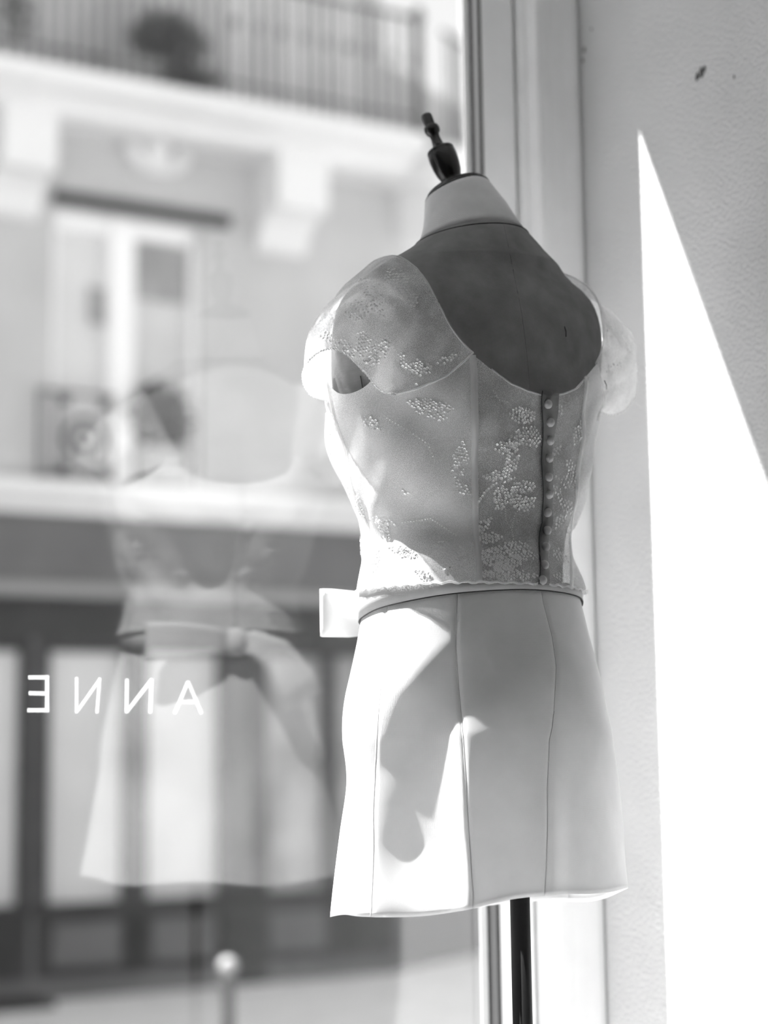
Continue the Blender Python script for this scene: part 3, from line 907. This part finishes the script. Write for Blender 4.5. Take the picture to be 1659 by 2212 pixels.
far = [(0.0, YF + 0.004, ZC, 0.45), (0.022, YF + 0.020, ZC - 0.002, 0.62), (0.052, YF + 0.028, ZC - 0.018, 0.85), (0.084, YF + 0.020, ZC - 0.056, 1.05), (0.099, YF + 0.012, ZC - 0.080, 1.1),
       (0.100, YF + 0.006, ZC - 0.082, 1.1), (0.082, YF + 0.006, ZC - 0.056, 1.0), (0.048, YF + 0.006, ZC - 0.018, 0.8), (0.022, YF + 0.004, ZC - 0.003, 0.6), (0.0, YF, ZC, 0.45)]
aa = [0, 10, 35, 55, 60, 60, 55, 35, 10, 0]
ribbon(far, 0.056, 'bow_loop', sash, M['crepe_in'], [Vector((math.sin(math.radians(q)), 0, math.cos(math.radians(q)))) for q in aa])
kn = MB()
kn.loft([[( -0.012 + 0.024 * q / 8, YF + 0.009 + (0.012 - 0.004 * abs(q - 4) / 4) * math.cos(a), ZC + (0.020 - 0.003 * abs(q - 4) / 4) * math.sin(a)) for a in [2 * PI * i / 20 for i in range(20)]] for q in range(9)], True, True)
kn.build('bow_knot', M['crepe_in'], sash, True)

# pins left in the cloth
def pin(px, py, qx, qy, bvh, label):
    a, n = cast(bvh, px, py); b, n2 = cast(bvh, qx, qy)
    if a is None or b is None: return
    o = MB().tube([up(a + n * 0.001), up((a + b) / 2 + n * 0.002), up(b + n2 * 0.0005)], 0.0006, 6).build('dress_pin', M['pin'], None, True)
    o.location = form.location; o.rotation_euler = form.rotation_euler
    tag(o, label, 'pin')
pin(780, 812, 791, 858, torso_bvh, 'thin dark dress pin in the linen inside the armhole')
pin(1218, 706, 1222, 728, torso_bvh, 'thin dark dress pin in the bare linen of the upper back')
pin(1304, 822, 1309, 841, surf_bvh(sleeve_rings[1] if False else bod_rings), 'thin dark dress pin under the cap sleeve beside the plaster wall')

# ------------------------------------------------------------------ the street
FAC0 = hit(300, 2142, (0, 0, 0), Vector((0, 0, 1)))
FAC0.z = 0
FN = N
def fac(px, py, d=0.0):
    """pixel to facade coordinates (along, up) on the plane standing d in front of the wall"""
    p = hit(px, py, FAC0 - N * d, FN) - FAC0
    return p.dot(U), p.z
g = MB().box(-25, 25, -3.2, 12, -0.3, 0.0); o = g.build('pavement', M['pavement']); o.location = FAC0; o.rotation_euler = (0, 0, SHOP_ANGLE); o['kind'] = 'structure'
dist = (FAC0 - SHOP).dot(N)
g = MB().box(-25, 25, -dist + 2.2, -3.2, -0.4, -0.12); o = g.build('road', M['asphalt']); o.location = FAC0; o.rotation_euler = (0, 0, SHOP_ANGLE); o['kind'] = 'structure'
g = MB().box(-25, 25, -dist - 8, -dist + 2.2, -0.4, -0.01); o = g.build('near_pavement', M['near_stone']); o.location = FAC0; o.rotation_euler = (0, 0, SHOP_ANGLE); o['kind'] = 'structure'

bld = empty('apartment_building', FAC0, SHOP_ANGLE)
tag(bld, 'pale stone apartment building with balcony and dark shopfront across the street', 'building')
S_CORN = fac(835, 1100)[0]
def box_px(x0, y0, x1, y1, d0, d1, name, mat, parent=bld, bev=0.0, ext=None):
    """box whose street face covers the pixel rectangle, standing d1 in front of the wall and reaching back to d0"""
    a = fac(x0, (y0 + y1) / 2, d1)[0]; b = fac(x1, (y0 + y1) / 2, d1)[0]
    xm = (x0 + x1) / 2
    zt = fac(xm, y0, d1)[1]; zb = fac(xm, y1, d1)[1]
    return MB().box(min(a, b), max(a, b), -d1, -d0, min(zb, zt), max(zb, zt), bev).build(name, mat, parent)
def zf(px, py, d=0.0): return fac(px, py, d)[1]
Z_LEDGE_B, Z_LEDGE_T = zf(300, 1124), zf(300, 1058)
Z_SLAB_B, Z_SLAB_T = zf(300, 238, 0.75), zf(300, 165, 0.75)
TOP = 14.0
w_l, w_r = fac(112, 800)[0], fac(432, 800)[0]
w_t, w_b = zf(270, 470), Z_LEDGE_T + 0.05
# wall of the first floor, with the window left open
wm = MB()
wm.box(-30, w_l, 0, 0.5, Z_LEDGE_B, Z_SLAB_T); wm.box(w_r, S_CORN, 0, 0.5, Z_LEDGE_B, Z_SLAB_T)
wm.box(w_l, w_r, 0, 0.5, w_t, Z_SLAB_T); wm.box(w_l, w_r, 0, 0.5, Z_LEDGE_B, w_b)
wm.build('wall', M['stone'], bld)
MB().box(-30, S_CORN - 0.1, 0.5, 9, 0, TOP).build('house_body', M['stone'], bld)
up_w = MB(); up_w.box(-30, S_CORN, 0, 0.5, Z_SLAB_T, TOP); up_w.build('upper_wall', M['stone'], bld)
# corner wing turning away to the right
CH = Matrix.Rotation(math.radians(28), 3, 'Z')
cdir = CH @ Vector((1, 0, 0)); cnor = CH @ Vector((0, 1, 0))
def wing(l0, l1, d0, d1, z0, z1, name, mat, parent=bld):
    base = Vector((S_CORN, 0, 0))
    pr = [base + cdir * l + cnor * (-d) for l, d in ((l0, d1), (l1, d1), (l1, d0), (l0, d0))]
    return MB().extrude_z([(p.x, p.y) for p in pr], z0, z1).build(name, mat, parent)
Z_RAIL = Z_SLAB_T + 1.02
wing(0, 6, -4, 0, Z_LEDGE_B, Z_SLAB_T + 0.9, 'corner_wall', M['stone'])
wing(0, 6, -4, 0.02, 0, Z_LEDGE_B, 'corner_shopfront', M['shop_mid'])
# ledge above the shop
def ledge(z0, z1, d, name, mat):
    h = z1 - z0
    pr = [(0.05, z0), (-d * 0.55, z0), (-d * 0.6, z0 + h * 0.25), (-d * 0.9, z0 + h * 0.45), (-d, z0 + h * 0.55), (-d, z0 + h * 0.9), (-d * 0.9, z1), (0.05, z1 + 0.03)]
    MB().extrude_x(pr, -30, S_CORN + 0.02).build(name, mat, bld)
    wing(0, 6, -0.1, d * 0.9, z0, z1, name, mat)
ledge(Z_LEDGE_B, Z_LEDGE_T, 0.26, 'ledge', M['stone_trim'])
# balcony slab
ledge(Z_SLAB_B, Z_SLAB_T, 0.75, 'balcony_slab', M['stone_trim'])
# consoles under the balcony
def console(x0, y0, x1, y1):
    d = 0.45
    a, b = fac(x0, (y0 + y1) / 2, d)[0], fac(x1, (y0 + y1) / 2, d)[0]
    zb = zf((x0 + x1) / 2, y1, d); zt = Z_SLAB_B + 0.01
    h = zt - zb
    pr = [(0.02, zb - 0.28), (-0.06, zb - 0.24), (-0.16, zb - 0.08), (-0.30, zb), (-d, zb), (-d - 0.02, zb + h * 0.5), (-d, zt), (0.02, zt)]
    MB().extrude_x(pr, a, b).build('console', M['stone_trim'], bld)
console(8, 238, 124, 360); console(602, 318, 708, 452)
wing(0.25, 0.62, -0.02, 0.42, Z_SLAB_B - 0.50, Z_SLAB_B, 'console', M['stone_trim'])
# carved keystone ornament
a = fac(335, 335); kz = a[1]
mb = MB()
for i in range(9):
    an = PI * (i / 8) - PI
    mb.box(a[0] + 0.22 * math.cos(an) - 0.06, a[0] + 0.22 * math.cos(an) + 0.06, -0.10, 0.01, kz + 0.14 * math.sin(an) - 0.05, kz + 0.14 * math.sin(an) + 0.05, 0.02)
mb.lathe([(0.001, -0.0), (0.13, -0.0), (0.11, 0.08), (0.05, 0.13), (0.001, 0.14)], 16, Matrix.Translation((a[0], 0.0, kz)) @ Matrix.Rotation(PI / 2, 4, 'X'))
mb.build('carved_ornament', M['stone_trim'], bld, True)
# first floor window
wdw = empty('tall_window', (0, 0, 0)); wdw.parent = bld
lin_l, lin_r = fac(112, 440)[0], fac(492, 440)[0]
MB().box(lin_l, lin_r, -0.08, 0.02, w_t + 0.03, w_t + 0.13, 0.01).build('lintel_shadow_strip', M['iron'], wdw)  # dark strip standing in for the shadow line above the window
MB().box(w_l, w_r, 0.30, 0.34, w_b, w_t).build('reveal_back', M['shop_light'], wdw)
wm_ = (w_r - w_l)
mx0, mx1 = fac(238, 800)[0], fac(294, 800)[0]
MB().box(mx0, mx1, 0.02, 0.28, w_b, w_t, 0.02).build('mullion', M['white_paint'], wdw)
MB().box(w_l, w_r, 0.06, 0.28, w_t - 0.14, w_t, 0.01).build('head_rail', M['white_paint'], wdw)
MB().box(w_l, w_l + 0.05, 0.06, 0.28, w_b, w_t).build('jamb', M['white_paint'], wdw)
MB().box(w_r - 0.06, w_r, 0.06, 0.28, w_b, w_t).build('jamb', M['white_paint'], wdw)
MB().box(w_l + 0.05, mx0, 0.16, 0.17, w_b, w_t - 0.14).build('pane', M['blind'], wdw)
MB().box(mx1, w_r - 0.06, 0.16, 0.17, w_b, w_t - 0.14).build('pane', M['pane_grey'], wdw)
za, zb_ = zf(360, 640), zf(360, 520)
MB().box(mx1 + 0.02, w_r - 0.08, 0.12, 0.16, za, zb_ + 0.05).build('folded_shutter', M['pane_dark'], wdw)
box_px(195, 622, 240, 700, -0.13, -0.11, 'window_catch_box', M['pane_dark'], wdw)
# little iron guard with ring ornament
gd = empty('window_guard', (0, 0, 0)); gd.parent = bld
ga, gb = fac(82, 940, 0.12)[0], fac(244, 940, 0.12)[0]
gz0, gz1 = Z_LEDGE_T + 0.06, zf(160, 850, 0.12)
for z in (gz0, gz1): MB().box(ga, gb, -0.135, -0.11, z - 0.012, z + 0.012).build('guard_rail', M['iron'], gd)
gx = [fac(x, 940, 0.12)[0] for x in (86, 125, 240)]
for x in gx: MB().box(x - 0.012, x + 0.012, -0.135, -0.11, gz0 - 0.08, gz1).build('guard_post', M['iron'], gd)
def ringo(cx, cz, r, name):
    MB().tube([(cx + r * math.cos(2 * PI * i / 24), -0.12, cz + r * math.sin(2 * PI * i / 24)) for i in range(24)], 0.022, 6, True).build(name, M['iron'], gd, True)
ringo((gx[1] + gx[2]) / 2, (gz0 + gz1) / 2 - 0.03, 0.16, 'guard_ring')
ringo((gx[1] + gx[2]) / 2, (gz0 + gz1) / 2 - 0.03, 0.07, 'guard_ring')
for x_, z_ in ((gx[1] + 0.05, gz0 + 0.06), (gx[2] - 0.05, gz0 + 0.06), (gx[1] + 0.05, gz1 - 0.06), (gx[2] - 0.05, gz1 - 0.06)):
    MB().lathe([(0.001, -0.012), (0.045, -0.012), (0.045, 0.012), (0.001, 0.012)], 12, Matrix.Translation((x_, -0.12, z_)) @ Matrix.Rotation(PI / 2, 4, 'X')).build('guard_rosette', M['iron'], gd)
# balcony railing: every bar a piece
rl = empty('balcony_railing', (0, 0, 0)); rl.parent = bld
MB().box(-4, S_CORN + 0.02, -0.73, -0.69, Z_RAIL - 0.03, Z_RAIL).build('top_rail', M['iron'], rl)
MB().box(-4, S_CORN + 0.02, -0.72, -0.70, Z_SLAB_T + 0.10, Z_SLAB_T + 0.12).build('bottom_rail', M['iron'], rl)
bar = MB().box(-0.009, 0.009, -0.009, 0.009, 0, Z_RAIL - Z_SLAB_T - 0.02)
bar0 = bar.build('baluster', M['iron'], rl)
colr0 = MB().lathe([(0.001, -0.07), (0.02, -0.05), (0.032, 0), (0.02, 0.05), (0.001, 0.07)], 10).build('collar', M['iron'], rl, True)
s = -1.6; first = True; i = 0
while s < S_CORN - 0.05:
    b = bar0 if first else copy_of(bar0, rl)
    b.location = (s, -0.71, Z_SLAB_T)
    if i % 2 == 0 and s > 0.45:
        c = colr0 if 'used' not in colr0 else copy_of(colr0, rl)
        colr0['used'] = 1
        c.location = (s, -0.71, Z_SLAB_T + 0.62)
    first = False
    s += 0.105; i += 1
if 'used' in colr0:
    for ob in bpy.data.objects:
        if ob.name.startswith('collar') and 'used' in ob: del ob['used']
newel = MB().lathe([(0.001, 0), (0.05, 0), (0.05, 0.06), (0.032, 0.09), (0.03, 0.95), (0.045, 1.0), (0.045, 1.06), (0.03, 1.10), (0.001, 1.12)], 12, Matrix.Translation((S_CORN - 0.03, -0.71, Z_SLAB_T)))
newel.build('newel_post', M['iron'], rl, True)
# railing along the corner wing
base = Vector((S_CORN, 0, 0))
wing(0.0, 5, 0.63, 0.66, Z_RAIL - 0.03, Z_RAIL, 'top_rail', M['iron'], rl)
for k in range(34):
    p = base + cdir * (0.08 + 0.105 * k) - cnor * 0.645
    b = copy_of(bar0, rl); b.location = (p.x, p.y, Z_SLAB_T)
# french window behind the balcony
fw = empty('balcony_window', (0, 0, 0)); fw.parent = bld
fa, fb = fac(500, 100)[0], fac(760, 100)[0]
MB().box(fa, fb, -0.02, 0.03, Z_SLAB_T, Z_SLAB_T + 2.3, 0.005).build('frame', M['white_paint'], fw)
MB().box(fa + 0.08, (fa + fb) / 2 - 0.04, -0.03, -0.015, Z_SLAB_T + 0.1, Z_SLAB_T + 2.2).build('pane', M['pane_grey'], fw)
MB().box((fa + fb) / 2 + 0.04, fb - 0.08, -0.03, -0.015, Z_SLAB_T + 0.1, Z_SLAB_T + 2.2).build('pane', M['pane_grey'], fw)

# shopfront: pieces of dark painted joinery and pale windows
def spx(x, y=1500): return fac(x, y)[0]
zf_t, zf_b = Z_LEDGE_B, zf(100, 1262)
MB().box(-30, S_CORN, -0.10, 0.5, zf_b, zf_t).build('fascia', M['shop_mid'], bld)
MB().box(-30, S_CORN, -0.15, 0.5, zf(100, 1290), zf_b, 0.01).build('fascia_moulding', M['shop_light'], bld)
z_wt = zf(180, 1408); z_wb = zf(200, 1948); 
MB().box(-30, S_CORN, 0.0, 0.5, z_wt, zf(100, 1290)).build('transom_panel', M['shop_dark'], bld)
MB().box(-30, S_CORN, 0.10, 0.5, 0, z_wt).build('shop_backing', M['shop_dark'], bld)
MB().box(-30, S_CORN, -0.06, 0.1, 0, z_wb, 0.01).build('stall_riser', M['shop_dark'], bld)
MB().box(-30, S_CORN, -0.10, 0.1, z_wb - 0.07, z_wb, 0.01).build('shop_sill', M['shop_dark'], bld)
MB().box(-30, S_CORN, -0.09, 0.1, 0.0, zf(300, 2098), 0.01).build('shop_skirting', M['shop_mid'], bld)
for x0, x1 in ((-170, 42), (104, 266), (314, 470), (566, 700), (720, 830)):
    m_ = M['blind'] if x1 < 500 else M['pane_dark']
    MB().box(spx(x0), spx(x1), 0.04, 0.06, z_wb, z_wt - (0.0 if x1 > 60 else -0.12)).build('shop_window_pane', m_, bld)
for x0, x1, d in ((42, 58, 0.05), (62, 74, 0.08), (78, 104, 0.05), (266, 314, 0.06), (470, 566, 0.10), (700, 720, 0.05)):
    MB().box(spx(x0), spx(x1), -d, 0.1, 0.0, z_wt + (0.0 if x0 > 80 else 0.1), 0.008).build('shop_mullion', M['shop_dark'] if x0 != 62 else M['shop_mid'], bld)
for x0, x1 in ((112, 258), (326, 458), (575, 690)):
    MB().box(spx(x0), spx(x1), -0.075, 0.0, zf(200, 2082), zf(200, 1990), 0.012).build('riser_panel', M['shop_mid'], bld)
MB().box(-30, spx(76), -0.55, 0.0, 0.0, 0.05, 0.01).build('door_step', M['shop_dark'], bld)

# planting
def bush(name, label, loc, rx, ry, rz, n, size, group=None):
    rnd = random.Random(hash(label) % 1000 if False else len(label) * 7 + n)
    mb = MB()
    for _ in range(n):
        while True:
            p = Vector((rnd.uniform(-1, 1), rnd.uniform(-1, 1), rnd.uniform(-1, 1)))
            if p.length < 1: break
        p = Vector((p.x * rx, p.y * ry, p.z * rz + rz))
        d = Vector((rnd.uniform(-1, 1), rnd.uniform(-1, 1), rnd.uniform(-.4, 1))).normalized()
        q = d.orthogonal().normalized() * size * 0.35; s_ = size * rnd.uniform(0.7, 1.3)
        mb.add([p, p + d * s_ * 0.5 + q, p + d * s_, p + d * s_ * 0.5 - q], [(0, 1, 2), (0, 2, 3)])
    e = empty(name, loc, SHOP_ANGLE)
    mb.build('foliage', M['leaf'], e, fix=False)
    MB().tube([(0, 0, -0.02), (0.01, 0, rz * 0.6), (0.0, 0.01, rz * 1.2)], [0.014, 0.011, 0.006], 6).build('stem', M['iron'], e)
    tag(e, label, 'plant', group)
    return e
def at_fac(s_, d, z): return FAC0 + U * s_ - N * d + Vector((0, 0, z))
def planter(name, label, s_, d, z, w, h):
    e = empty(name, at_fac(s_, d, z), SHOP_ANGLE)
    MB().loft([[(-w / 2 * k, -0.10 * k, zz), (w / 2 * k, -0.10 * k, zz), (w / 2 * k, 0.10 * k, zz), (-w / 2 * k, 0.10 * k, zz)] for zz, k in ((0, 0.86), (h, 1.0))], True, True).build('trough', M['pot'], e)
    MB().box(-w / 2 * 1.04, w / 2 * 1.04, -0.11, 0.11, h - 0.03, h, 0.006).build('rim', M['pot'], e)
    tag(e, label, 'planter')
a = fac(345, 900, 0.0)
planter('window_planter', 'grey planter on the window ledge behind the iron guard', a[0], 0.0, Z_LEDGE_T + 0.045, 0.44, 0.30)
bush('window_plant', 'dark bushy plant on the first floor window ledge', at_fac(a[0], 0.0, Z_LEDGE_T + 0.33), 0.27, 0.13, 0.27, 800, 0.08)
a = fac(330, 190, 0.45)
planter('balcony_planter', 'long grey planter on the balcony behind the railing', a[0], 0.45, Z_SLAB_T, 0.95, 0.26)
bush('balcony_plant', 'dark leafy shrub in the long balcony planter', at_fac(fac(365, 60, 0.45)[0], 0.45, Z_SLAB_T + 0.24), 0.34, 0.14, 0.24, 800, 0.08)
bush('balcony_trailing_plant', 'low dark trailing plant at the end of the balcony planter', at_fac(fac(410, 130, 0.6)[0], 0.63, Z_SLAB_T + 0.02), 0.26, 0.08, 0.10, 350, 0.07)
bush('balcony_climber', 'thin dark climbing plant growing up the balcony railing', at_fac(fac(35, 60, 0.66)[0], 0.62, Z_SLAB_T + 0.15), 0.16, 0.05, 0.22, 160, 0.07)

# bollard at the kerb
bt = hit(493, 2067, (0, 7.6, 0), Vector((0, 1, 0)))
bo = empty('street_bollard', (bt.x, bt.y, -0.01))
tag(bo, 'slim dark street bollard with a pale ball top', 'bollard')
hb = bt.z + 0.01
MB().lathe([(0.001, 0), (0.05, 0), (0.05, 0.05), (0.032, 0.08), (0.028, 0.12), (0.026, hb - 0.12), (0.034, hb - 0.10), (0.034, hb - 0.085), (0.02, hb - 0.075), (0.001, hb - 0.075)], 20).build('post', M['iron'], bo, True)
MB().lathe([(0.001, hb - 0.078)] + [(0.040 * math.sin(PI * i / 12), hb - 0.038 - 0.038 * math.cos(PI * i / 12)) for i in range(1, 12)] + [(0.001, hb)], 20).build('ball', M['ball'], bo, True)
